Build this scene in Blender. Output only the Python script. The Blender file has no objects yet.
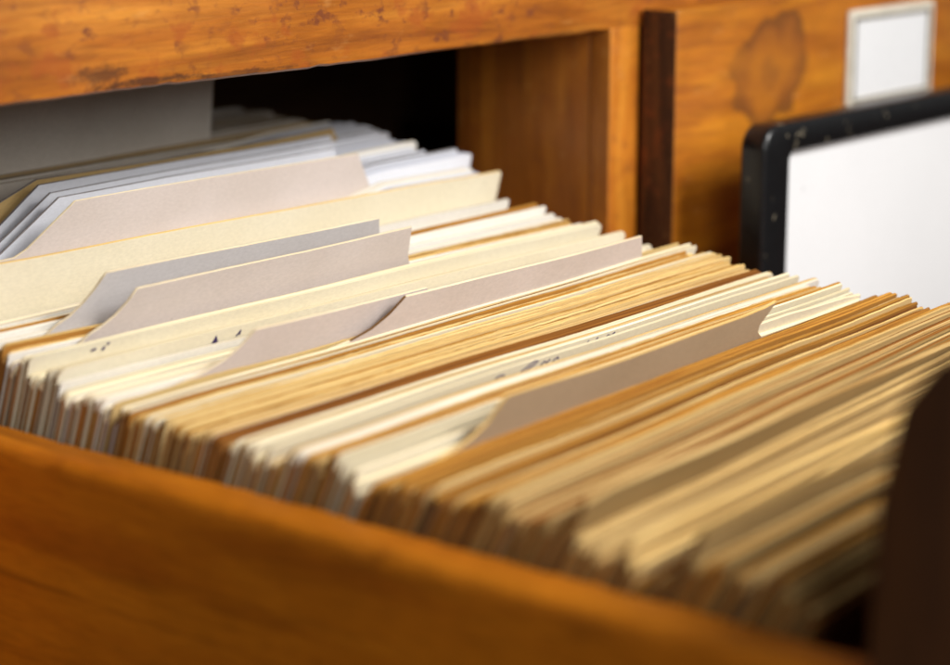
import bpy, bmesh, math, random
from mathutils import Vector, Matrix
random.seed(7)
C = bpy.context.scene.collection
MM = .001

# ------------------------------------------------------------------ materials
def new_mat(name):
    m = bpy.data.materials.new(name); m.use_nodes = True
    nt = m.node_tree; nt.nodes.clear()
    out = nt.nodes.new('ShaderNodeOutputMaterial'); b = nt.nodes.new('ShaderNodeBsdfPrincipled')
    nt.links.new(b.outputs[0], out.inputs[0])
    return m, nt, b
def nd(nt, t, **kw):
    n = nt.nodes.new(t)
    for k, v in kw.items():
        if k in ('operation', 'blend_type', 'data_type', 'noise_dimensions', 'clamp', 'feature'): setattr(n, k, v)
    return n
def coords(nt, scale, kind='Object', loc=(0,0,0)):
    tc = nt.nodes.new('ShaderNodeTexCoord'); mp = nt.nodes.new('ShaderNodeMapping')
    mp.inputs['Scale'].default_value = scale; mp.inputs['Location'].default_value = loc
    nt.links.new(tc.outputs[kind], mp.inputs[0]); return mp.outputs[0]
def noise(nt, vec, scale, detail=4, rough=.55, dist=0, w=None):
    n = nt.nodes.new('ShaderNodeTexNoise')
    if w is not None:
        n.noise_dimensions = '4D'; nt.links.new(w, n.inputs['W'])
    nt.links.new(vec, n.inputs['Vector'])
    n.inputs['Scale'].default_value = scale; n.inputs['Detail'].default_value = detail
    n.inputs['Roughness'].default_value = rough; n.inputs['Distortion'].default_value = dist
    return n.outputs['Fac']
def ramp(nt, fac, stops):
    r = nt.nodes.new('ShaderNodeValToRGB'); nt.links.new(fac, r.inputs[0])
    e = r.color_ramp.elements
    while len(e) < len(stops): e.new(.5)
    for i, (p, c) in enumerate(stops):
        e[i].position = p; e[i].color = (c[0], c[1], c[2], 1) if not isinstance(c, (int, float)) else (c, c, c, 1)
    return r.outputs[0]
def mix(nt, fac, a, b, bt='MIX'):
    m = nt.nodes.new('ShaderNodeMix'); m.data_type = 'RGBA'; m.blend_type = bt
    for s, v in ((m.inputs[0], fac), (m.inputs[6], a), (m.inputs[7], b)):
        if isinstance(v, (int, float)): s.default_value = v
        elif isinstance(v, tuple): s.default_value = (v[0], v[1], v[2], 1)
        else: nt.links.new(v, s)
    return m.outputs[2]
def math_(nt, op, a, b=0.):
    m = nt.nodes.new('ShaderNodeMath'); m.operation = op
    for s, v in ((m.inputs[0], a), (m.inputs[1], b)):
        if isinstance(v, (int, float)): s.default_value = v
        else: nt.links.new(v, s)
    return m.outputs[0]
def bump(nt, b, h, strength, dist):
    n = nt.nodes.new('ShaderNodeBump'); n.inputs['Strength'].default_value = strength
    n.inputs['Distance'].default_value = dist
    nt.links.new(h, n.inputs['Height']); nt.links.new(n.outputs[0], b.inputs['Normal'])

def paper(name, c, dark=None, amount=.5, vary=.12):
    """aged card stock: mottled toning, fibres, fine specks"""
    m, nt, b = new_mat(name)
    dark = dark or tuple(x*k for x, k in zip(c, (.86, .80, .68)))
    v = coords(nt, (1, 1, 1))
    oi = nt.nodes.new('ShaderNodeObjectInfo'); rnd = oi.outputs['Random']
    w = math_(nt, 'MULTIPLY', rnd, 40.)
    big = noise(nt, v, 28, 5, .6, 0, w)
    f1 = math_(nt, 'MULTIPLY', ramp(nt, big, [(.35, 0.), (.75, 1.)]), amount)
    col = mix(nt, f1, c, dark)
    fib = noise(nt, coords(nt, (1, .6, 2.2)), 900, 3, .6)
    col = mix(nt, .18, col, ramp(nt, fib, [(.3, .45), (.7, 1.)]), 'MULTIPLY')
    sp = noise(nt, v, 420, 2, .5, 0, w)
    col = mix(nt, ramp(nt, sp, [(.72, 0.), (.80, .35)]), col, tuple(x*.5 for x in dark))
    val = math_(nt, 'ADD', math_(nt, 'MULTIPLY', rnd, vary), 1 - vary*.7)
    hs = nt.nodes.new('ShaderNodeHueSaturation'); nt.links.new(val, hs.inputs['Value']); nt.links.new(col, hs.inputs['Color'])
    nt.links.new(hs.outputs[0], b.inputs['Base Color'])
    b.inputs['Roughness'].default_value = .82; b.inputs['Specular IOR Level'].default_value = .25
    bump(nt, b, fib, .25, .00008)
    return m
def edge(name, c, dark, k=.5, vary=.35):
    """cut edge of card stock: long fine streaks of light ply and browned ply"""
    m, nt, b = new_mat(name)
    oi = nt.nodes.new('ShaderNodeObjectInfo'); rnd = oi.outputs['Random']
    w = math_(nt, 'MULTIPLY', rnd, 60.)
    n1 = noise(nt, coords(nt, (.006, 2.2, .006)), 1500, 3, .7, 0, w)
    n2 = noise(nt, coords(nt, (.12, 1, .5)), 160, 4, .65, 0, w)
    f = math_(nt, 'ADD', math_(nt, 'MULTIPLY', n1, .72), math_(nt, 'MULTIPLY', n2, .28))
    col = mix(nt, ramp(nt, f, [(.5 - .12, 0.), (.5 + .14, 1.)]), dark, c)
    val = math_(nt, 'ADD', math_(nt, 'MULTIPLY', rnd, vary), 1 - vary*.6)
    hs = nt.nodes.new('ShaderNodeHueSaturation'); nt.links.new(val, hs.inputs['Value']); nt.links.new(col, hs.inputs['Color'])
    nt.links.new(hs.outputs[0], b.inputs['Base Color'])
    b.inputs['Roughness'].default_value = .9; b.inputs['Specular IOR Level'].default_value = .1
    bump(nt, b, n1, .6, .0002)
    return m

def wood(name, light, mid, dark, grain='X', rough=.38, pits=.0, stain=None, knot=None, scale=1., coat=.25, spec=.35, lines=.35):
    m, nt, b = new_mat(name)
    g = {'X': (1, 9, 9), 'Y': (9, 1, 9), 'Z': (9, 9, 1)}[grain]
    v = coords(nt, g)
    n1 = noise(nt, v, 14*scale, 6, .6, .8)
    n2 = noise(nt, coords(nt, tuple(x*3 for x in g)), 40*scale, 4, .65, .3)
    n3 = noise(nt, coords(nt, (1, 1, 1)), 16, 4, .6)
    col = ramp(nt, n1, [(.28, dark), (.48, mid), (.70, light)])
    col = mix(nt, .55, col, ramp(nt, n3, [(.3, .62), (.65, 1.1)]), 'MULTIPLY')
    col = mix(nt, .45, col, ramp(nt, n2, [(.3, .55), (.6, 1.)]), 'MULTIPLY')
    if lines:
        g2 = {'X': (.05, 1, 1), 'Y': (1, .05, 1), 'Z': (1, 1, .05)}[grain]
        a = noise(nt, coords(nt, g2), 230, 4, .7, .6)
        bb = noise(nt, coords(nt, tuple(.3 + .7*x for x in g2), loc=(1, 4, 2)), 45, 3, .6)
        lm = math_(nt, 'MULTIPLY', ramp(nt, a, [(.50, 0.), (.66, 1.)]), ramp(nt, bb, [(.40, 0.2), (.62, 1.)]))
        col = mix(nt, math_(nt, 'MULTIPLY', lm, lines), col, tuple(x*.45 for x in dark))
        c2 = noise(nt, coords(nt, tuple(x*1. if x == 1 else .12 for x in g2), loc=(7, 4, 5)), 95, 3, .6, 1.5)
        col = mix(nt, math_(nt, 'MULTIPLY', ramp(nt, c2, [(.60, 0.), (.68, 1.)]), lines*.7), col, tuple(x*.4 for x in dark))
    if pits:
        p = noise(nt, coords(nt, (.7, 1, 1)), 330, 3, .6)
        q = noise(nt, coords(nt, (1, 1, 1)), 55, 3, .6)
        pm = math_(nt, 'MULTIPLY', ramp(nt, p, [(.53, 0.), (.64, 1.)]), ramp(nt, q, [(.42, 0.), (.60, 1.)]))
        col = mix(nt, math_(nt, 'MULTIPLY', pm, pits), col, (.17, .045, .012))
        r2 = noise(nt, coords(nt, (.8, 1, 1), loc=(3, 1, 2)), 120, 3, .6)
        col = mix(nt, math_(nt, 'MULTIPLY', ramp(nt, r2, [(.56, 0.), (.64, 1.)]), pits*.6), col, (.30, .065, .008))
        s2 = noise(nt, coords(nt, (.35, 1, 1), loc=(8, 1, 2)), 210, 4, .7)
        col = mix(nt, math_(nt, 'MULTIPLY', ramp(nt, s2, [(.60, 0.), (.74, 1.)]), .18), col, (.75, .42, .14))
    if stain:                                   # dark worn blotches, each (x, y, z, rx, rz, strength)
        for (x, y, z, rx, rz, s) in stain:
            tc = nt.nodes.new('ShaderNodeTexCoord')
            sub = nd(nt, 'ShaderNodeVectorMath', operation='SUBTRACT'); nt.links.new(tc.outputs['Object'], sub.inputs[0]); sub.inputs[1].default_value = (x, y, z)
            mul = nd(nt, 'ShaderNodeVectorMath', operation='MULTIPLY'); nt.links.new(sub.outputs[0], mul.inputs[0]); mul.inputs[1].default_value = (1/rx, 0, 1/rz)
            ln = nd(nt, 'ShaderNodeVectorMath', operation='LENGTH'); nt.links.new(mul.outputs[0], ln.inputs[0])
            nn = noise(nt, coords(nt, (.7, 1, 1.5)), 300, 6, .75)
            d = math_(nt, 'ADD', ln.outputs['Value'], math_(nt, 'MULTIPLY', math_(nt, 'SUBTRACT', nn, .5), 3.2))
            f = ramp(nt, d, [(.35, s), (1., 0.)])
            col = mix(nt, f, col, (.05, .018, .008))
    if knot:
        x, z, rx, rz = knot
        tc = nt.nodes.new('ShaderNodeTexCoord')
        sub = nd(nt, 'ShaderNodeVectorMath', operation='SUBTRACT'); nt.links.new(tc.outputs['Object'], sub.inputs[0]); sub.inputs[1].default_value = (x, 0, z)
        mul = nd(nt, 'ShaderNodeVectorMath', operation='MULTIPLY'); nt.links.new(sub.outputs[0], mul.inputs[0]); mul.inputs[1].default_value = (1/rx, 0, 1/rz)
        ln = nd(nt, 'ShaderNodeVectorMath', operation='LENGTH'); nt.links.new(mul.outputs[0], ln.inputs[0])
        nn = noise(nt, coords(nt, (1, 1, 1)), 60, 4, .6)
        d = math_(nt, 'ADD', ln.outputs['Value'], math_(nt, 'MULTIPLY', math_(nt, 'SUBTRACT', nn, .5), 1.5))
        body = ramp(nt, d, [(.0, .9), (.45, .7), (.78, .9), (.95, .8), (1.25, 0.)])
        kc = ramp(nt, d, [(.0, (.16, .055, .012)), (.4, (.34, .11, .010)), (.75, (.20, .06, .008)), (.92, (.11, .035, .006))])
        body = math_(nt, 'MULTIPLY', body, ramp(nt, noise(nt, coords(nt, (1, 1, 1), loc=(.5, 0, .2)), 38, 3, .6), [(.34, .45), (.55, 1.)]))
        col = mix(nt, body, col, kc)
    nt.links.new(col, b.inputs['Base Color'])
    rr = ramp(nt, n3, [(.3, rough - .08), (.7, rough + .16)])
    nt.links.new(rr, b.inputs['Roughness'])
    b.inputs['Specular IOR Level'].default_value = spec
    b.inputs['Coat Weight'].default_value = coat; b.inputs['Coat Roughness'].default_value = .3
    h = mix(nt, .5, n2, noise(nt, coords(nt, (1, 1, 1)), 260, 4, .6))
    bump(nt, b, h, .35, .0004)
    return m

P = {
 'bluewhite': paper('paper blue white', (.72, .73, .78), (.60, .60, .63), .4),
 'white':     paper('paper white', (.82, .79, .73), (.72, .66, .55), .4),
 'ivory':     paper('paper ivory', (.80, .74, .58), (.72, .62, .42), .5),
 'cream':     paper('paper cream', (.74, .67, .51), (.64, .55, .36), .5),
 'gold':      paper('paper gold', (.72, .54, .25), (.58, .38, .13), .6),
 'orange':    paper('paper orange brown', (.46, .22, .042), (.30, .12, .018), .6),
 'tan':       paper('paper tan', (.60, .42, .18), (.45, .28, .10), .6),
 'olive':     paper('paper olive tan', (.38, .255, .105), (.27, .17, .055), .6),
 'brown':     paper('paper brown', (.34, .15, .035), (.20, .075, .015), .6),
 'guide':     paper('paper guide grey pink', (.62, .54, .50), (.52, .44, .385), .9, .04),
 'guidegrey': paper('paper guide cool grey', (.53, .50, .49), (.45, .41, .385), .9, .04),
 'guidetan':  paper('paper guide brown grey', (.44, .325, .21), (.35, .245, .14), .6, .04),
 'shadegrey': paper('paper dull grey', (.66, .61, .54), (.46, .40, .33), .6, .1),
}
EG = {
 'bluewhite': edge('edge blue white', (.74, .77, .85), (.42, .42, .48)),
 'white':     edge('edge white', (.84, .79, .69), (.60, .49, .33)),
 'ivory':     edge('edge ivory', (.87, .79, .60), (.64, .52, .32)),
 'cream':     edge('edge cream', (.86, .78, .56), (.62, .50, .29)),
 'gold':      edge('edge gold', (.84, .62, .27), (.44, .24, .055)),
 'orange':    edge('edge orange brown', (.58, .29, .05), (.18, .06, .009)),
 'tan':       edge('edge tan', (.72, .50, .21), (.28, .145, .04)),
 'olive':     edge('edge olive tan', (.46, .30, .11), (.14, .075, .022)),
 'brown':     edge('edge brown', (.30, .12, .022), (.10, .03, .007)),
 'dark':      edge('edge darkened', (.34, .31, .30), (.14, .12, .11)),
 'guide':     edge('edge guide', (.84, .74, .52), (.62, .48, .30), .5, .05),
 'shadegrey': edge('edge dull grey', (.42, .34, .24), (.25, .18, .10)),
}
ENDS = [edge('card end brown', (.40, .215, .065), (.13, .055, .015)), edge('card end grey', (.36, .26, .15), (.15, .095, .05)),
        edge('card end tan', (.54, .35, .12), (.22, .115, .032)), edge('card end dark', (.22, .11, .04), (.08, .04, .014)), edge('card end orange', (.52, .25, .055), (.24, .10, .02))]  # ends darker than the top edges, partly their shade put into the colour
ORANGE, ORANGE_M, ORANGE_D = (.80, .36, .055), (.58, .22, .028), (.32, .10, .014)
W_RAIL = wood('varnished rail wood', (.58, .22, .022), (.40, .12, .009), (.19, .045, .005), 'X', .45, 1.0,
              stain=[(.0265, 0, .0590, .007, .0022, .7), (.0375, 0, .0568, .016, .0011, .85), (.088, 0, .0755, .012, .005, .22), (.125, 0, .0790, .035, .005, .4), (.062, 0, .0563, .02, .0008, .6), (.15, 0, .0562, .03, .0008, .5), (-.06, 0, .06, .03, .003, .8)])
W_STILE = wood('varnished stile wood', (.68, .27, .026), (.48, .15, .010), (.22, .05, .005), 'Z', .4, .5)
W_FACE = wood('varnished drawer face wood', (.56, .205, .008), (.42, .13, .005), (.26, .065, .003), 'X', .4, .15, knot=(.2320, .0440, .0185, .0150))
W_SIDE = wood('drawer side wood', (.53, .175, .006), (.47, .145, .004), (.37, .102, .003), 'Y', .55, 0, scale=1.3, coat=.0, spec=.18, lines=.6)
W_DARK = wood('dark brown wood', (.085, .029, .004), (.055, .018, .003), (.025, .008, .001), 'Z', .6, 0, coat=0)  # dark brown wood of the open drawer's front panel
W_IN = wood('inner partition wood', (.62, .235, .022), (.42, .135, .012), (.22, .062, .006), 'Z', .45, .3, scale=.6)
W_EDGE = wood('shaded end grain of drawer face', (.12, .042, .008), (.060, .020, .004), (.018, .006, .002), 'Z', .7, .5, coat=0, scale=1.5)
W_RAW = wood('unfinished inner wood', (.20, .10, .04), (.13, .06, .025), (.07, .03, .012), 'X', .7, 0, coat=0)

def metal(name, c, rough, chips=None):
    m, nt, b = new_mat(name)
    n = noise(nt, coords(nt, (1, 1, 1)), 330, 3, .6)
    col = mix(nt, .4, c, ramp(nt, n, [(.3, .5), (.7, 1.2)]), 'MULTIPLY')
    if chips:
        q = noise(nt, coords(nt, (1, 1, 1), loc=(2, 5, 1)), 210, 3, .55)
        col = mix(nt, ramp(nt, q, [(.66, 0.), (.72, .8)]), col, chips)
    nt.links.new(col, b.inputs['Base Color']); b.inputs['Roughness'].default_value = rough
    bump(nt, b, n, .3, .0003)
    return m
M_BLACK = metal('black enamel', (.004, .0042, .005), .30, (.20, .17, .12))
M_HOLDER = metal('cream painted metal', (.72, .67, .56), .45, (.30, .22, .12))
M_LINE = metal('dull grey metal', (.12, .10, .07), .5)
M_SHEET = paper('blank white sheet', (.74, .74, .75), (.68, .68, .69), .5, .02)
M_INK = metal('faded ink', (.035, .015, .10), .8)

# ------------------------------------------------------------------ helpers
def link(name, verts, faces, mats, parent=None, idx=None, smooth=False):
    me = bpy.data.meshes.new(name); me.from_pydata(verts, [], faces)
    for m in (mats if isinstance(mats, (list, tuple)) else [mats]): me.materials.append(m)
    if idx: me.polygons.foreach_set('material_index', idx)
    me.polygons.foreach_set('use_smooth', [smooth]*len(me.polygons))
    me.update()
    o = bpy.data.objects.new(name, me); C.objects.link(o)
    if parent: o.parent = parent
    return o
def empty(name, loc, label, cat, group=None):
    o = bpy.data.objects.new(name, None); C.objects.link(o); o.location = loc; o.empty_display_size = .02
    o['label'] = label; o['category'] = cat
    if group: o['group'] = group
    return o
def prism(name, outline, axis, a, b, mat, parent=None, bevel=0., seg=3, rough=0.):
    """outline (2D) extruded along axis from a to b; coordinates in metres relative to the parent's origin"""
    bm = bmesh.new(); put = {'X': lambda p, t: (t, p[0], p[1]), 'Y': lambda p, t: (p[0], t, p[1]), 'Z': lambda p, t: (p[0], p[1], t)}[axis]
    A = [bm.verts.new(put(p, a)) for p in outline]; B = [bm.verts.new(put(p, b)) for p in outline]
    bm.faces.new(A); bm.faces.new(B[::-1])
    for i in range(len(A)): bm.faces.new((A[i], B[i], B[(i+1) % len(A)], A[(i+1) % len(A)]))
    bmesh.ops.recalc_face_normals(bm, faces=bm.faces)
    if bevel: bmesh.ops.bevel(bm, geom=list(bm.edges), offset=bevel, segments=seg, profile=.6, affect='EDGES', clamp_overlap=True)
    me = bpy.data.meshes.new(name); bm.to_mesh(me); bm.free(); me.materials.append(mat)
    for p in me.polygons: p.use_smooth = bevel > 0
    o = bpy.data.objects.new(name, me); C.objects.link(o)
    if bevel: me.set_sharp_from_angle(angle=math.radians(50))
    if parent:
        o.parent = parent; off = parent.location
        me.transform(Matrix.Translation(-Vector(off)))
        me.update()
        # keep texture coordinates in world metres: object origin back at the world origin
        me.transform(Matrix.Translation(Vector(off))); o.location = -Vector(off)
    return o
def box(name, x0, x1, y0, y1, z0, z1, mat, parent=None, bevel=0., seg=3):
    return prism(name, [(x0, z0), (x1, z0), (x1, z1), (x0, z1)], 'Y', y0, y1, mat, parent, bevel, seg)

# ------------------------------------------------------------------ table, cabinet
BASE = -.090
t = prism('tabletop', [(-1.2, -1.2), (1.6, -1.2), (1.6, 1.2), (-1.2, 1.2)], 'Z', BASE - .03, BASE - .001, W_RAW)
t['kind'] = 'structure'
cab = empty('card_cabinet', (.09, 0, BASE), 'orange varnished wooden card cabinet with a worn front rail over the open drawer', 'cabinet')
RB = .0555
# front rail with a worn, slightly wavy lower edge
def rail():
    n = 300; x0, x1 = -.28, .60; prof = []
    vs, fs = [], []
    secs = [(.020, RB + .0002, 0), (.0010, RB, 1), (.0002, RB + .0005, 1), (0, RB + .0014, .6), (0, .072, 0), (0, .098, 0), (0, .145, 0), (.020, .145, 0)]
    for i in range(n + 1):
        x = x0 + (x1 - x0)*i/n
        w = .00012*math.sin(x*60) + .00006*math.sin(x*217 + 1) + random.uniform(-.00006, .00006)
        chip = random.uniform(.0001, .0003) if random.random() < .06 else 0
        for (y, z, k) in secs: vs.append((x, y, z + (w + chip)*k))
    m = len(secs)
    for i in range(n):
        for j in range(m):
            a, b_ = i*m + j, i*m + (j + 1) % m
            fs.append((a, b_, b_ + m, a + m))
    fs.append(tuple(range(m))[::-1]); fs.append(tuple(range(n*m, n*m + m)))
    o = link('top_rail', vs, fs, W_RAIL, cab); o.location = -cab.location
    for p in o.data.polygons: p.use_smooth = True
    o.data.set_sharp_from_angle(angle=math.radians(40))
rail()
st_ = box('stile', .1815, .1930, .0, .0060, BASE, RB + .0005, W_STILE, cab, .0005)
st_.data.materials.append(W_IN)                        # its sides take the slightly darker partition wood
for p in st_.data.polygons:
    if abs(p.normal.x) > .8: p.material_index = 1
box('stile', -.050, -.0140, .0, .0200, BASE, RB + .0005, W_STILE, cab, .0008)
box('stile', .385, .400, .0, .0200, BASE, RB + .0005, W_STILE, cab, .0008)
box('partition', .1818, .1926, .0062, .0470, BASE, .0680, W_IN, cab, .0006)
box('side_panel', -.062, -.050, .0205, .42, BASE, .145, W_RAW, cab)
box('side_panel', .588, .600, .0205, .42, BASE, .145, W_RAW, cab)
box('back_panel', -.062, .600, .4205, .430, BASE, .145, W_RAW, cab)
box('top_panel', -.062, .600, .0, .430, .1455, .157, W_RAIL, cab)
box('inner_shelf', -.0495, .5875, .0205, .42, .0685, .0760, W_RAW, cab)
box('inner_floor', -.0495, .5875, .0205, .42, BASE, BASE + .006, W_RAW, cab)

# ------------------------------------------------------------------ open drawer
FL = -.068
dr = empty('open_drawer', (.08, -.04, FL - .008), 'open orange brown wooden drawer, pulled out of the cabinet and packed with cards', 'drawer')
def worn_wall(x0, x1):
    n = 260; y0, y1 = -.1805, .235; V = []; F = []
    sec = [(x0, FL-.008), (x0, -.02), (x0, -.0032), (x0+.0004, -.0014), (x0+.0014, -.0004), (x0+.0030, 0), (x0+.0055, .0001), (x1-.0022, 0), (x1-.0009, -.0003), (x1-.0002, -.0012), (x1, -.0028), (x1, FL-.008)]
    a = b = 0
    for i in range(n + 1):
        y = y0 + (y1-y0)*i/n; a = a*.86 + random.gauss(0, .00006); b = b*.86 + random.gauss(0, .00006)
        if random.random() < .03: a -= random.uniform(.0001, .0004)
        for j, (x, z) in enumerate(sec):
            k = {2: .3, 3: .8, 4: 1, 5: .5}.get(j, 0); k2 = {7: .5, 8: 1, 9: .6}.get(j, 0)
            V.append((x - a*k*.8 + b*k2*.5, y, z + a*k + b*k2))
    m = len(sec)
    for i in range(n):
        for j in range(m):
            F.append((i*m + j, i*m + (j+1) % m, (i+1)*m + (j+1) % m, (i+1)*m + j))
    F.append(tuple(range(m))); F.append(tuple(range(n*m, n*m + m))[::-1])
    o = link('side_wall', V, F, W_SIDE, dr, None, True); o.location = -dr.location
    bm = bmesh.new(); bm.from_mesh(o.data); bmesh.ops.recalc_face_normals(bm, faces=bm.faces); bm.to_mesh(o.data); bm.free()
    o.data.set_sharp_from_angle(angle=math.radians(50))
worn_wall(-.0100, 0)
box('side_wall', .1650, .1750, -.1805, .235, FL - .008, 0, W_SIDE, dr, .0016, 4)
box('drawer_floor', .0005, .1645, -.1798, .235, FL - .006, FL - .0004, W_RAW, dr)
box('back_wall', -.0100, .1750, .2355, .245, FL - .008, .010, W_SIDE, dr, .001)
# front panel: its top leans away from the cards
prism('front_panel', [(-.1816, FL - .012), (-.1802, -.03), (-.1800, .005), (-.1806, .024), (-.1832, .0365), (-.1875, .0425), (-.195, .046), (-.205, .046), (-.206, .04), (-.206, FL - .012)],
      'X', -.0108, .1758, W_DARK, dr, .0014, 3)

# ------------------------------------------------------------------ closed drawer beside it
d2 = empty('closed_drawer', (.29, -.011, FL - .008), 'closed orange drawer with a dark round knot and a blank white label', 'drawer')
FR = box('front_panel', .1925, .372, -.0110, -.0010, FL - .008, .0600, W_FACE, d2, .0006)
# the end grain of that front: its shade is put into a darker wood
FR.data.materials.append(W_EDGE)
for p in FR.data.polygons:
    if p.normal.x < -.8: p.material_index = 1
box('side_wall', .2030, .2110, .0005, .22, FL - .006, -.002, W_RAW, d2)
box('side_wall', .3550, .3630, .0005, .22, FL - .006, -.002, W_RAW, d2)
def ring(name, x0, x1, z0, z1, w, y0, y1, mat, parent, rad=.001, wb=None, bevel=.0004):
    """rectangular frame with rounded corners, w wide, from y0 to y1"""
    def rr(a, b, c, d, r, n=6):
        pts = []
        for (cx, cz, s) in ((b - r, d - r, 0), (a + r, d - r, 90), (a + r, c + r, 180), (b - r, c + r, 270)):
            for k in range(n + 1):
                t = math.radians(s + 90*k/n); pts.append((cx + r*math.cos(t), cz + r*math.sin(t)))
        return pts
    wb = wb or (w, w, w)                               # left, right, bottom widths
    o_ = rr(x0, x1, z0, z1, rad); i_ = rr(x0 + wb[0], x1 - wb[1], z0 + wb[2], z1 - w, max(rad*.35, .0004))
    bm = bmesh.new(); n = len(o_); L = []
    for pts, y in ((o_, y0), (i_, y0), (i_, y1), (o_, y1)): L.append([bm.verts.new((p[0], y, p[1])) for p in pts])
    for a, b in ((0, 1), (1, 2), (2, 3), (3, 0)):
        for k in range(n): bm.faces.new((L[a][k], L[a][(k+1) % n], L[b][(k+1) % n], L[b][k]))
    bmesh.ops.recalc_face_normals(bm, faces=bm.faces)
    ed = [e for e in bm.edges if len(e.link_faces) == 2 and e.calc_face_angle() > 1.2]
    bmesh.ops.bevel(bm, geom=ed, offset=bevel, segments=3, profile=.5, affect='EDGES')
    me = bpy.data.meshes.new(name); bm.to_mesh(me); bm.free(); me.materials.append(mat)
    for p in me.polygons: p.use_smooth = True
    me.set_sharp_from_angle(angle=math.radians(60))
    o = bpy.data.objects.new(name, me); C.objects.link(o); o.parent = parent
    o.location = -parent.location
    return o
h = ring('label_holder', .2698, .3145, .0287, .0548, .0030, -.0122, -.0111, M_HOLDER, d2, .0008, bevel=.0003)
def child(o, p):                                       # hang a world-space piece two levels down
    o.parent = p; o.location = (0, 0, 0)
i2 = ring('inner_lip', .2720, .3123, .0307, .0530, .0008, -.0126, -.01225, M_LINE, d2, .0005, bevel=.0001); child(i2, h)
b2 = box('blank_label', .2722, .3121, -.01195, -.01135, .0309, .0528, M_SHEET, None); child(b2, h)

# ------------------------------------------------------------------ black framed sheet
bf = empty('black_frame', (.26, -.032, BASE), 'worn black metal frame around a blank white sheet, beside the open drawer', 'frame')
ring('frame_border', .1925, .395, BASE, .0348, .0072, -.0360, -.0290, M_BLACK, bf, .0055, wb=(.0115, .0115, .062), bevel=.0012)
box('white_sheet', .2030, .3845, -.0335, -.0325, BASE + .060, .0287, M_SHEET, bf)

# ------------------------------------------------------------------ cards
# the pack: (y of the card's near top corner, height of that corner over the drawer side, how much further back
# its far corner stands, how much higher the far corner is)
T = [(.100,.034,.008,0),(.064,.031,.006,.001),(.050,.028,.000,.002),(.0335,.025,-.003,.0015),(.0205,.020,-.0065,.003),(.0195,.0140,-.0065,.004),(.006,.0138,-.009,.0035),
(-.001,.0130,-.0115,.003),(-.0117,.0104,-.0105,.0036),(-.016,.0082,-.0105,.0050),(-.0286,.0070,-.0110,.006),(-.0518,.0054,-.0066,.0048),(-.072,.0066,-.0015,.0036),(-.079,.0066,-.0005,.0034),(-.082,.0050,.000,.0033),(-.0866,.0048,.002,.0033),(-.109,.0063,.0075,.0015),(-.123,.0054,.0085,.003),(-.135,.0042,.006,.0025),(-.150,.0046,.006,.0005),(-.163,.0034,.0045,.0006),(-.180,.003,.003,.0006)]
LEAN = [(.10,3),(.03,12),(0,22),(-.05,24),(-.15,30),(-.18,31)]
def itp(t, y, k):
    if y >= t[0][0]: return t[0][k]
    for a, b in zip(t, t[1:]):
        if y >= b[0]:
            q = (a[0]-y)/(a[0]-b[0]); return a[k] + (b[k]-a[k])*q
    return t[-1][k]
def frame(y):
    Pn = Vector((.003, y, itp(T, y, 1))); Pf = Vector((.157, y + itp(T, y, 2), itp(T, y, 1) + itp(T, y, 3)))
    th = math.radians(itp(LEAN, y, 1)); a = (Pf - Pn).normalized()
    up = math.cos(th)*Vector((0, 0, 1)) + math.sin(th)*Vector((0, -1, 0)); up = (up - a*up.dot(a)).normalized()
    return Pn, a, up, th
def warp(u, y):                                        # the pack as a whole is slightly bowed (mm along the card normal)
    k = 1. if y > -.085 else 1 + 0*y
    return .45*k*(.45*math.sin(u/23. + y*55) + .30*math.sin(u/11. - y*80 + 1.3)) * min(1, u/30. + .25)
def lin(pts, u):
    if u <= pts[0][0]: return pts[0][1]
    for a, b in zip(pts, pts[1:]):
        if u <= b[0]: return a[1] + (b[1]-a[1])*(u-a[0])/max(b[0]-a[0], 1e-6)
    return pts[-1][1]
count = [0]
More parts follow.
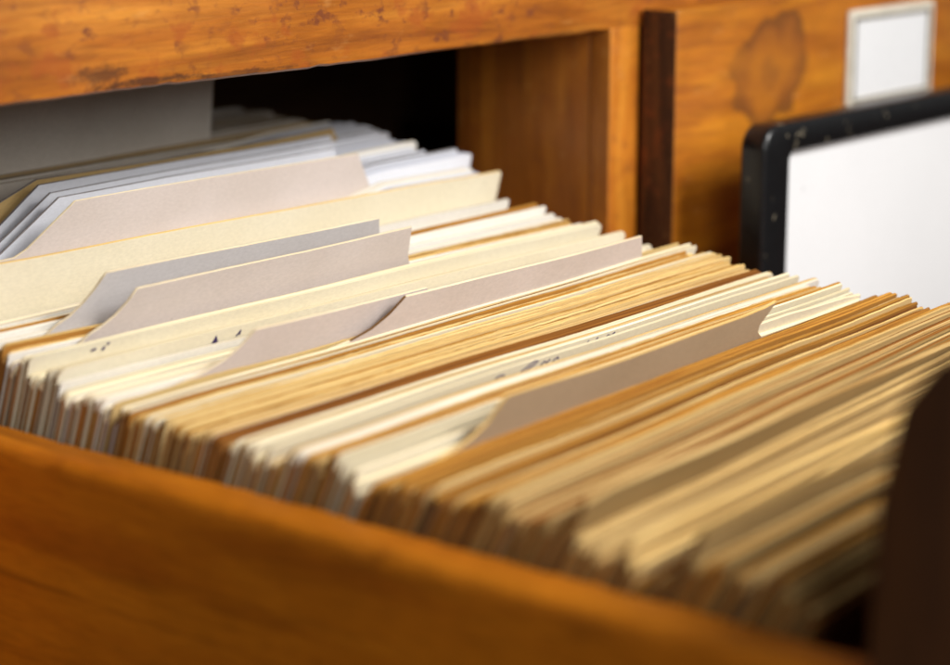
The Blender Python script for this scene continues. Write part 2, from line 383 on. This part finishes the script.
def card(y, name, label, cat, group, face, edg, end, thick, dv=0., u0=0., u1=154., prof=None, fray=.07, slope=0., curl=0., step=None, corner=1.2, amp=1., tip=None, shadowshoulder=False):
    """one card: local x along its width, z up the card, y through its thickness (all in mm, scaled to metres)"""
    Pn, a, up, th = frame(y)
    H = (Pn.z + .0676 - .0008)/math.cos(th)*1000
    step = step or (1.6 if -.10 < y < .03 else 3.2)
    us = set([u0, u0 + .35, u0 + .9, u1 - .9, u1 - .35, u1]); n = int((u1 - u0)/step)
    us |= {u0 + (u1-u0)*i/n for i in range(1, n)}
    if prof: us |= {p[0] for p in prof if u0 < p[0] < u1}
    us = sorted(us); us = [u for i, u in enumerate(us) if i == 0 or u - us[i-1] > .02]
    ph = random.uniform(0, 6.3); ph2 = random.uniform(0, 6.3); drift = 0.
    V, F, I = [], [], []; Lf = []
    thk = thick
    for u in us:
        drift = drift*.9 + random.gauss(0, fray*.35)
        v = dv + slope*(u - 77)/154 + amp*(.07*math.sin(u/24 + ph) + .02*math.sin(u/7 + ph2)) + drift + random.uniform(-fray, fray)*.5
        e = min(u - u0, u1 - u)
        if e < corner: v -= corner - math.sqrt(max(corner**2 - (corner - e)**2, 0))
        if prof: v += lin(prof, u)
        w = warp(u, y) + curl*math.sin(u/154*math.pi) + .03*math.sin(u/17 + ph2)
        Lf.append((u, v, w))
    hid = -14.
    def P3(u, n_, v): return (u*MM, -n_*MM, v*MM)       # local y points into the pack
    rows_ = []
    for side in (1, -1):                               # front grid, back grid
        base = len(V); lev = 4
        for (u, v, w) in Lf:
            ut = u + (lin(tip, u) if tip else 0)
            off = side*thk/2
            lo = min(hid, v - 8)
            V.extend([P3(u, off, -H), P3(u, w*.5 + off, lo), P3(u, w*.85 + off, v - 3), P3(ut, w + off, v - .05)])
        rows_.append(base)
        for i in range(len(us) - 1):
            for j in range(lev - 1):
                q = (base + i*lev + j, base + (i+1)*lev + j, base + (i+1)*lev + j + 1, base + i*lev + j + 1)
                F.append(q if side == 1 else q[::-1]); I.append(0)
    # top strip with a soft ridge
    base = len(V)
    for (u, v, w) in Lf:
        r1 = random.uniform(-.25, .25)*thk
        u = u + (lin(tip, u) if tip else 0)
        V.extend([P3(u, w + thk/2, v - .05), P3(u, w + r1*.6, v + .04 + random.uniform(0, fray)), P3(u, w - thk/2, v - .05 - random.uniform(0, fray)*.5)])
    for i in range(len(us) - 1):
        for j in range(2):
            F.append((base + i*3 + j, base + (i+1)*3 + j, base + (i+1)*3 + j + 1, base + i*3 + j + 1)); I.append(2 if shadowshoulder and (Lf[i+1][1] - Lf[i][1]) > .25*(Lf[i+1][0] - Lf[i][0]) else 1)
    # end strips
    for k, i in ((0, 0), (1, len(us) - 1)):
        f0, b0 = rows_[0] + i*4, rows_[1] + i*4; base = len(V)
        for j in range(4): V.extend([V[f0 + j], V[b0 + j]])
        for j in range(3):
            q = (base + j*2, base + j*2 + 2, base + j*2 + 3, base + j*2 + 1)
            F.append(q if k == 0 else q[::-1]); I.append(2)
    b0 = len(V); V.extend([V[rows_[0]], V[rows_[0] + (len(us)-1)*4], V[rows_[1] + (len(us)-1)*4], V[rows_[1]]]); F.append((b0, b0+3, b0+2, b0+1)); I.append(2)
    # origin at the card's foot
    V = [(p[0], p[1], p[2] + H*MM) for p in V]
    o = link(name, V, F, [P[face], EG[edg], end], None, I, True)
    nrm = a.cross(up)                                  # towards the drawer front
    M = Matrix((a, -nrm, up)).transposed().to_4x4()
    M.translation = Pn - up*(H*MM)
    o.matrix_world = M
    o['label'] = label; o['category'] = cat
    if group: o['group'] = group
    o['H'] = H
    count[0] += 1
    return o
def ink(o, strokes, y, width=.28):
    """pen strokes on a card's front face: lists of (u, v) in mm"""
    H = o['H']; V, F = [], []
    thk = o['thk']
    for st in strokes:
        for k, (u, v) in enumerate(st):
            p, q = st[max(k-1, 0)], st[min(k+1, len(st)-1)]
            dx, dz = q[0]-p[0], q[1]-p[1]; l = math.hypot(dx, dz) or 1; nx, nz = -dz/l*width/2, dx/l*width/2
            w = warp(u, y) + thk/2 + .10
            b = len(V)
            V.extend([((u+nx)*MM, -w*MM, (v+nz+H)*MM), ((u-nx)*MM, -w*MM, (v-nz+H)*MM), ((u+nx)*MM, -(w-.07)*MM, (v+nz+H)*MM), ((u-nx)*MM, -(w-.07)*MM, (v-nz+H)*MM)])
            if k:
                F.extend([(b-4, b-3, b+1, b), (b-4, b, b+2, b-2), (b-3, b-1, b+3, b+1)])
    m = link('ink_mark', V, F, M_INK, o)

# zones of the pack from back to front: y_end, pitch, [(face, edge, weight)], z jitter, lip pattern, label, group
ZONES = [
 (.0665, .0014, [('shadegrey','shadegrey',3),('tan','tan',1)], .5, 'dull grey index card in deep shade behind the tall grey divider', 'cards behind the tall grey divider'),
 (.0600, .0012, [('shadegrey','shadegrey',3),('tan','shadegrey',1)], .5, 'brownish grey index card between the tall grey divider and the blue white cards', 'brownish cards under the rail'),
 (.0290, .0012, [('bluewhite','bluewhite',4),('white','white',1),('bluewhite','dark',1)], .9, 'pale blue white index card among the blue white dividers behind the tall cream card', 'pale cards behind the tall cream card'),
 (.0206, .0010, [('white','white',2),('bluewhite','bluewhite',1)], .8, 'white index card between the low pinkish divider and the tall cream card', 'white cards just behind the tall cream card'),
 (.0055, .00095, [('white','white',5),('ivory','ivory',1)], .5, 'white or ivory index card between the tall cream card and the grey divider', 'white cards in front of the tall cream card'),
 (-.0008, .0010, [('orange','gold',1),('white','white',2)], .5, 'thin index card squeezed between the two neighbouring grey divider cards', 'cards between the two grey dividers'),
 (-.0122, .00095, [('cream','cream',3),('ivory','cream',2)], .0, 'cream index card just in front of the paired grey divider cards', 'cream cards in front of the paired dividers'),
 (-.0262, .00090, [('white','white',4),('ivory','ivory',2),('ivory','cream',1)], .55, 'white index card between the wide bare ivory card and the overlapping pinkish dividers', 'white cards behind the overlapping dividers'),
 (-.0475, .00072, [('gold','gold',4),('cream','cream',2),('tan','tan',1.5),('orange','orange',.8),('ivory','cream',.8),('brown','brown',.35)], .75, 'frayed golden yellow index card just in front of the overlapping pinkish dividers', 'frayed golden cards'),
 (-.0525, .00095, [('cream','tan',2),('tan','tan',1)], .5, 'grey cream index card right behind the dark red brown card', 'grey cream cards'),
 (-.0690, .00078, [('cream','cream',3),('tan','tan',2),('cream','tan',1),('olive','tan',1)], .7, 'dull cream index card between the dark red brown card and the brown grey divider', 'dull cream cards'),
 (-.0712, .00090, [('white','white',3),('ivory','ivory',1)], .4, 'thin white index card in the narrow bright run behind the brown grey divider', 'narrow run of white cards'),
 (-.0775, .00090, [('gold','gold',2),('tan','tan',2),('orange','orange',2)], .8, 'yellow index card in the narrow band behind the brown grey divider', 'narrow band of yellow cards'),
 (-.0852, .00080, [('cream','cream',3),('gold','cream',1)], .35, 'pale ivory index card standing directly behind the brown grey divider', 'pale cards behind the brown grey divider'),
 (-.1085, .00072, [('orange','orange',5),('gold','gold',2.5),('tan','tan',.7),('brown','brown',1.8)], .85, 'browned orange index card in the dense run in front of the brown grey divider', 'dense run of browned cards'),
 (-.1240, .00078, [('olive','olive',3),('tan','tan',3),('tan','olive',1.5),('gold','gold',1.5),('brown','brown',1.6),('orange','orange',1.5)], .9, 'olive tan index card between the browned orange run and the raised olive card', 'olive tan cards'),  # from here forward the papers are darkened to imitate the light falling off
 (-.1345, .00095, [('tan','tan',3),('gold','tan',2),('tan','gold',1)], .4, 'tan index card just in front of the raised olive card', 'tan cards before the raised olive card'),
 (-.1440, .0010, [('brown','brown',3),('orange','orange',2),('olive','tan',1)], .8, 'dark brown index card between the bright tan cards and the stooping tan card', 'dark brown cards'),
 (-.1725, .0011, [('tan','tan',3),('olive','olive',3),('orange','orange',2),('brown','brown',2)], 1.5, 'blurred tan index card near the dark front panel of the drawer', 'cards by the drawer front'),
]
# single cards that stand out: y, keyword arguments
SH = 'shadegrey'
SPECIAL = [
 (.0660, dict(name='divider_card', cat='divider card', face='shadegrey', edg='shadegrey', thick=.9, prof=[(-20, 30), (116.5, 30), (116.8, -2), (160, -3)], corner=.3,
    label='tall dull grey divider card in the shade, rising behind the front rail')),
 (.0500, dict(name='divider_card', cat='divider card', face='tan', edg='dark', thick=.6, prof=[(0, -4), (32, -3), (48, 3.2), (82, 2.7), (136, 3.3), (140, -2)],
    label='rearmost of the blue white dividers, tan faced with a thin brown top edge')),
 (.0465, dict(name='divider_card', cat='divider card', face='bluewhite', edg='dark', thick=.55, prof=[(0, -6), (33, -6), (45.4, 3.5), (131, 3.5), (134, -2)],
    label='blue white divider card with a long tab, directly in front of the brown edged divider')),
 (.0420, dict(name='divider_card', cat='divider card', face='bluewhite', edg='dark', thick=.55, prof=[(0, -6), (31, -6), (44.4, 3.4), (126, 4.0), (129, -2)],
    label='third of the blue white divider cards counted from the back of the drawer')),
 (.0375, dict(name='divider_card', cat='divider card', face='bluewhite', edg='dark', thick=.55, prof=[(0, -6), (28, -6), (42.5, 4.3), (121, 4.4), (124, -2)],
    label='blue white divider card right behind the pinkish divider near the rail')),
 (.0290, dict(name='divider_card', cat='divider card', face='guide', edg='guide', thick=.55, prof=[(0, -2), (24, -1.5), (27, -.2), (38, 8.0), (117, 7.3), (123, -2), (154, -2.5)],
    label='pinkish grey divider card with a broad tab, just behind the tall cream card')),
 (.0203, dict(name='index_card', cat='index card', face='cream', edg='gold', thick=.7, prof=[(0, 5.2), (13, 5.0), (154, 2.6)], slope=0, corner=.5,
    label='tall cream index card running the whole width behind the paired grey dividers')),
 (.0050, dict(name='divider_card', cat='divider card', face='guidegrey', edg='guide', thick=.55, prof=[(0, -3.4), (10, -3), (13.8, .2), (16.5, 1.6), (19, 3.8), (21.2, 6.4), (23.2, 9.5), (93.8, 8.4), (96, 2), (99, -2.4), (154, -3)],
    label='cool grey divider card with a long tab, rear one of the close pair')),
 (.0020, dict(name='index_card', cat='index card', face='orange', edg='gold', thick=.7, prof=[(0, -.2), (30, -.6), (90, -2), (154, -2.5)],
    label='orange brown index card glimpsed at the left between the two paired grey dividers')),
 (-.0010, dict(name='divider_card', cat='divider card', face='guide', edg='guide', thick=.55, prof=[(0, -3), (14, -2.5), (16.5, -.4), (19, .8), (21.4, 2.4), (23.6, 4.7), (25.5, 7.5), (95.8, 8.1), (97.1, 1.2), (99, -2.4), (154, -3)],
    label='pinkish grey divider card with a long tab, front one of the close pair')),
 (.0150, dict(name='index_card', cat='index card', face='white', edg='white', thick=.6, prof=[(0, -1), (60, -.5), (110, 1.6), (154, 1.5)], corner=.6,
    u1=150, label='rear one of two bright white cards right of the grey divider pair')),
 (.0105, dict(name='index_card', cat='index card', face='orange', edg='orange', thick=.8, prof=[(0, -.5), (90, 0), (154, .8)],
    label='orange brown index card running between two bright white cards')),
 (.0085, dict(name='index_card', cat='index card', face='white', edg='white', thick=.6, prof=[(0, -.5), (90, -.2), (154, .3)], corner=.6,
    label='white index card just in front of the orange brown card, right of the divider pair')),
 (-.0125, dict(name='index_card', cat='index card', face='ivory', edg='cream', thick=.6, prof=[(0, 1.3), (61, 1.5), (154, 1.0)], corner=2.,
    label='bare ivory index card showing a wide strip of its face, with two violet ink ticks')),
 (-.0258, dict(name='divider_card', cat='divider card', face='guide', edg='guide', thick=.5, prof=[(0, -3), (10, -1.4), (16.5, 0), (20.5, .9), (24.9, 2.5), (28.2, 4.9), (30.7, 7.7), (74, 7.1), (77, 1), (80, -2.5), (154, -3)],
    label='pinkish divider card whose tab is overlapped on the right by the next divider')),
 (-.0276, dict(name='divider_card', cat='divider card', face='guide', edg='guide', thick=.55, prof=[(0, -3.2), (36, -2), (46, -.3), (53, .7), (58, 2.2), (61.8, 4.6), (65.1, 7.9), (135.9, 6.4), (138.5, 1), (141, -2.4), (154, -3)], curl=.5, shadowshoulder=True,
    label='pinkish divider card with a long tab overlapping its left neighbour along a dark curve')),
 (-.0522, dict(name='index_card', cat='index card', face='brown', edg='brown', thick=2.3, prof=[(0, .1), (30, 0), (105, .1), (154, 0)],
    label='dark red brown index card, a single dark line across the cream cards')),
 (-.0052, dict(name='index_card', cat='index card', face='ivory', edg='cream', thick=.5, prof=[(0, .2), (154, .4)],
    label='cream index card with three small dark pen marks at its left end')),
 (-.0608, dict(name='index_card', cat='index card', face='cream', edg='cream', thick=.5, prof=[(0, .4), (60, 1.0), (154, .6)],
    label='dull cream index card with short purple pen strokes right of its middle')),
 (-.0640, dict(name='index_card', cat='index card', face='cream', edg='cream', thick=.5, prof=[(0, .2), (60, .9), (154, .4)],
    label='dull cream index card with looped purple handwriting near its middle')),
 (-.0822, dict(name='index_card', cat='index card', face='ivory', edg='ivory', thick=.6, prof=[(0, 1.4), (33, 1.6), (60, 2), (105, 2.0), (125, 2.2), (146, 1.2), (154, .2)], corner=.6,
    label='pale ivory index card whose face shows on both sides of the brown grey tab')),
 (-.0858, dict(name='divider_card', cat='divider card', face='guidetan', edg='gold', thick=.6, prof=[(0, -2), (15, -.3), (20, .8), (23.5, 2.2), (26.3, 4.4), (28.5, 9.2), (55, 8.0), (100, 7.7), (106, 8.1), (108.5, 8.8), (108.6, 3.8), (109.2, 2.2), (111.5, .6), (113, -2), (154, -2.6)], curl=.3, tip=[(0, 0), (100, 0), (104, .5), (108.5, 2.6), (108.6, 0), (154, 0)],
    label='brown grey divider card with a broad tab ending in a pointed right corner')),
 (-.1245, dict(name='index_card', cat='index card', face='olive', edg='tan', thick=.9, prof=[(0, 5.6), (6.4, 6.2), (59, 4.2), (126, 1.2), (154, 0)], corner=.6,
    label='raised olive grey index card with a bare face, in the blurred front of the pack')),
 (-.1345, dict(name='index_card', cat='index card', face='gold', edg='gold', thick=.9, prof=[(0, 2.0), (40, 1.8), (62, 1.2), (80, .5), (154, 0)], corner=2.5,
    label='brightest pale yellow index card of the blurred front part, its face lit at the left')),
 (-.1440, dict(name='index_card', cat='index card', face='tan', edg='olive', thick=1.1, prof=[(0, 6.4), (30, 5.6), (50, 3.5), (70, 1.5), (154, .5)], corner=2.,
    label='stooping tan index card raised at its left end, near the drawer front')),
]
GAPS = [(.0495, .6), (.0459,.6), (.0412, .6)]
def weighted(pal):
    r = random.random()*sum(p[2] for p in pal)
    for p in pal:
        r -= p[2]
        if r <= 0: return p
    return pal[-1]
y = .0900; zi = 0; spec = sorted(SPECIAL, key=lambda s: -s[0]); cl_u0 = cl_u1 = cl_v = 0.; cl_n = 0; k = 0
Yz = []
made = {}
while y > -.1665:
    while zi < len(ZONES)-1 and y <= ZONES[zi][0]: zi += 1
    yend, pitch, pal, zj, label, group = ZONES[zi]
    if spec and y - pitch*.6 <= spec[0][0]:
        sy, kw = spec.pop(0); kw = dict(kw); thick = kw.pop('thick'); end = ENDS[2] if kw['face'] in ('guide', 'guidegrey', 'ivory', 'cream', 'bluewhite') else ENDS[0]
        sy = min(sy, y)
        if kw.get('shadowshoulder'): end = ENDS[3]; sy -= .0005  # shadow line on the tab behind, painted as a dark shoulder edge
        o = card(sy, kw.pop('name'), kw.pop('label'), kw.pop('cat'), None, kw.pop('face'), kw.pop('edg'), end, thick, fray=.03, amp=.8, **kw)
        o['thk'] = thick; made[round(spec[0][0] if False else sy, 4)] = o; made[len(made)] = o
        y = sy - max(thick*.001/math.cos(itp(LEAN, sy, 1)*math.pi/180) + .0002, .0007)
        continue
    if cl_n <= 0:                                      # clumps that share a height and an end position
        cl_n = random.choice((1, 1, 2, 2, 3, 4, 6)); cl_u0 = random.gauss(0, .3); cl_u1 = random.gauss(0, 1.6); cl_v = random.gauss(0, zj*.55); cl_s = random.gauss(0, .7)
    cl_n -= 1
    p = random.uniform(.82, 1.18)*pitch
    th = math.radians(itp(LEAN, y, 1))
    thick = p*1000*math.cos(th)*random.uniform(.5, .93)
    face, edg, _ = weighted(pal)
    dv = cl_v + random.gauss(0, zj*.35)
    if zi == 6: dv *= .2
    u0 = max(-2.2, cl_u0 + random.gauss(0, .16)); u1 = 154 + max(-4, min(4, cl_u1 + random.gauss(0, .5)))
    if zi >= 8 and random.random() < .17: dv -= random.uniform(1.2, 2.6); thick *= .8
    if zi in (8, 14, 15, 16, 18) and random.random() < .12: dv += random.uniform(.3, .8)
    fray = {'gold': .13, 'orange': .07, 'tan': .05}.get(edg, .03)
    kw = {}
    ends = ENDS
    if zi == 6:                                        # only every third cream card stands up; the ones between stay lower
        k += 1
        if k % 3: dv -= 3.6
        elif False: pass
        else: face = 'cream' if (k//3) % 2 else 'ivory'
    if zi == 13: dv += 1.2 - (-.0775 - y)*300
    if -.0085 < y < -.0052: dv = -3.4
    if -.0636 < y < -.0608: dv = -2.6
    if -.0672 < y < -.0640: dv = -3.0
    if zi == 2: kw['prof'] = [(0, -8), (45, -8), (70, -5), (110, -1.5), (130, 0), (154, 0)]
    if zi == 4: dv -= 1.6
    if zi == 7: dv -= 1.9 if y > -.0195 else .9
    if zi == 18: dv += 1.2
    if zi == 18 and y < -.160: dv -= (-.160 - y)*500
    if zi in (0, 1): dv -= 1
    if zi == 16:
        dv -= 1.2
    if zi == 17 and y > -.1385: face, edg = 'gold', 'gold'; dv += 1.4
    if zi == 17: kw['prof'] = [(0, -3.6), (50, -3.4), (80, -.8), (154, .3)]
    if zi == 5: dv -= 2.2
    if zi == 3: dv -= 3.0; kw['prof'] = [(0, 0), (115, 0), (125, 2.0), (154, 1.6)]
    o = card(y, 'index_card', label, 'index card', group, face, edg, random.choice(ends + [ENDS[0], ENDS[2], ENDS[4]]), thick, dv, u0, u1, fray=fray, slope=cl_s, corner=random.choice((.5, 1.2, 2.2)), **kw)
    o['thk'] = thick; Yz.append((y, zi, o, dv))
    y -= p
print('cards', count[0])

# handwriting: short pen marks on three cards
def nearest(yy, zone=None, top=None):
    c = [q for q in Yz if (zone is None or q[1] == zone) and (top is None or q[3] > top)]
    return min(c, key=lambda q: abs(q[0] - yy))
def by(t): return [o for o in C.objects if t in o.get('label', '')][0]
ink(by('three small dark pen marks'), [[(13.4, -1.5), (14.5, -1.2)], [(15.8, -1.9), (16.5, -1.2), (16.2, -1.9)], [(16.8, -.8), (17.4, -.6)]], -.0052, .42)
iv = by('bare ivory')
ink(iv, [[(35.0, -1.3), (35.6, .2), (36.1, -1.1), (35.2, -1.0)], [(35.5, .1), (35.7, -1.4)]], -.0125, .36)
ink(iv, [[(40.6, -.9), (41.5, .3), (41.3, -.7)]], -.0125, .3)
ink(by('looped purple handwriting'), [[(56, -.9), (57.2, -.5), (58.5, -.7)], [(62.5, -1.6), (64.5, -.4), (66.5, .5), (67.4, .2), (66.4, -.5), (64.6, -1.2), (63.2, -1.7)], [(68.6, -1.0), (69.4, -.3), (70.2, -.8), (71, -.2)], [(72, -.9), (73.1, -.2), (73.6, -.8)]], -.0640, .32)
ink(by('short purple pen strokes'), [[(84, -1.0), (85.6, .1)], [(87.0, -.8), (88.2, .2), (88.5, -.6)], [(90, -.8), (91.5, 0), (92.6, -.3), (93.5, .2)]], -.0608, .32)

# ------------------------------------------------------------------ light
w = bpy.data.worlds.new('World'); bpy.context.scene.world = w; w.use_nodes = True
bg = w.node_tree.nodes['Background']; bg.inputs[0].default_value = (1.0, .98, .95, 1); bg.inputs[1].default_value = .18
def area(name, loc, target, size, power, col=(1, 1, 1), sy=None):
    l = bpy.data.lights.new(name, 'AREA'); l.energy = power; l.size = size; l.color = col
    if sy: l.shape = 'RECTANGLE'; l.size_y = sy
    o = bpy.data.objects.new(name, l); C.objects.link(o); o.location = loc
    o.rotation_euler = (Vector(target) - Vector(loc)).to_track_quat('-Z', 'Y').to_euler()
    return o
w_ = area('left_fill_light', (-.62, -.95, .42), (.05, .0, 0), 0.4, 1.6, (1.0, .985, .96)); w_.data.spread = math.radians(110)  # unseen fill added to brighten the rear cards, near wall and partition
k_ = area('key_light', (.17, -.58, .46), (.07, .0, 0), .20, 1.42, (1, .985, .96)); k_.data.spread = math.radians(85)
f_ = area('front_light', (.40, -.80, .34), (.20, 0, .02), .3, .30, (1, .97, .93)); f_.data.spread = math.radians(60)

# ------------------------------------------------------------------ camera
cd = bpy.data.cameras.new('Camera'); cam = bpy.data.objects.new('Camera', cd); C.objects.link(cam)
Wv, Dv, Uv = (0.63698576, -0.17563328, 0.75060116), (-0.77087557, -0.14512834, 0.62023271), (0.0, -0.9736995, -0.22783609)
cx = Vector((Wv[0], Dv[0], Uv[0])); cy = -Vector((Wv[1], Dv[1], Uv[1])); cz = -Vector((Wv[2], Dv[2], Uv[2]))
M = Matrix((cx, cy, cz)).transposed().to_4x4(); M.translation = (-.2402, -.3075, .1054)
cam.matrix_world = M
cd.sensor_width = 36; cd.lens = 2233/950*36; cd.clip_start = .02; cd.clip_end = 20
cd.dof.use_dof = True; cd.dof.focus_distance = .437; cd.dof.aperture_fstop = 9.8; cd.dof.aperture_blades = 9
sc = bpy.context.scene; sc.camera = cam
sc.render.engine = 'CYCLES'; sc.cycles.use_denoising = True
try: sc.cycles.denoiser = 'OPENIMAGEDENOISE'
except Exception: pass
sc.cycles.max_bounces = 8
sc.view_settings.view_transform = 'Standard'; sc.view_settings.look = 'None'; sc.view_settings.exposure = .0
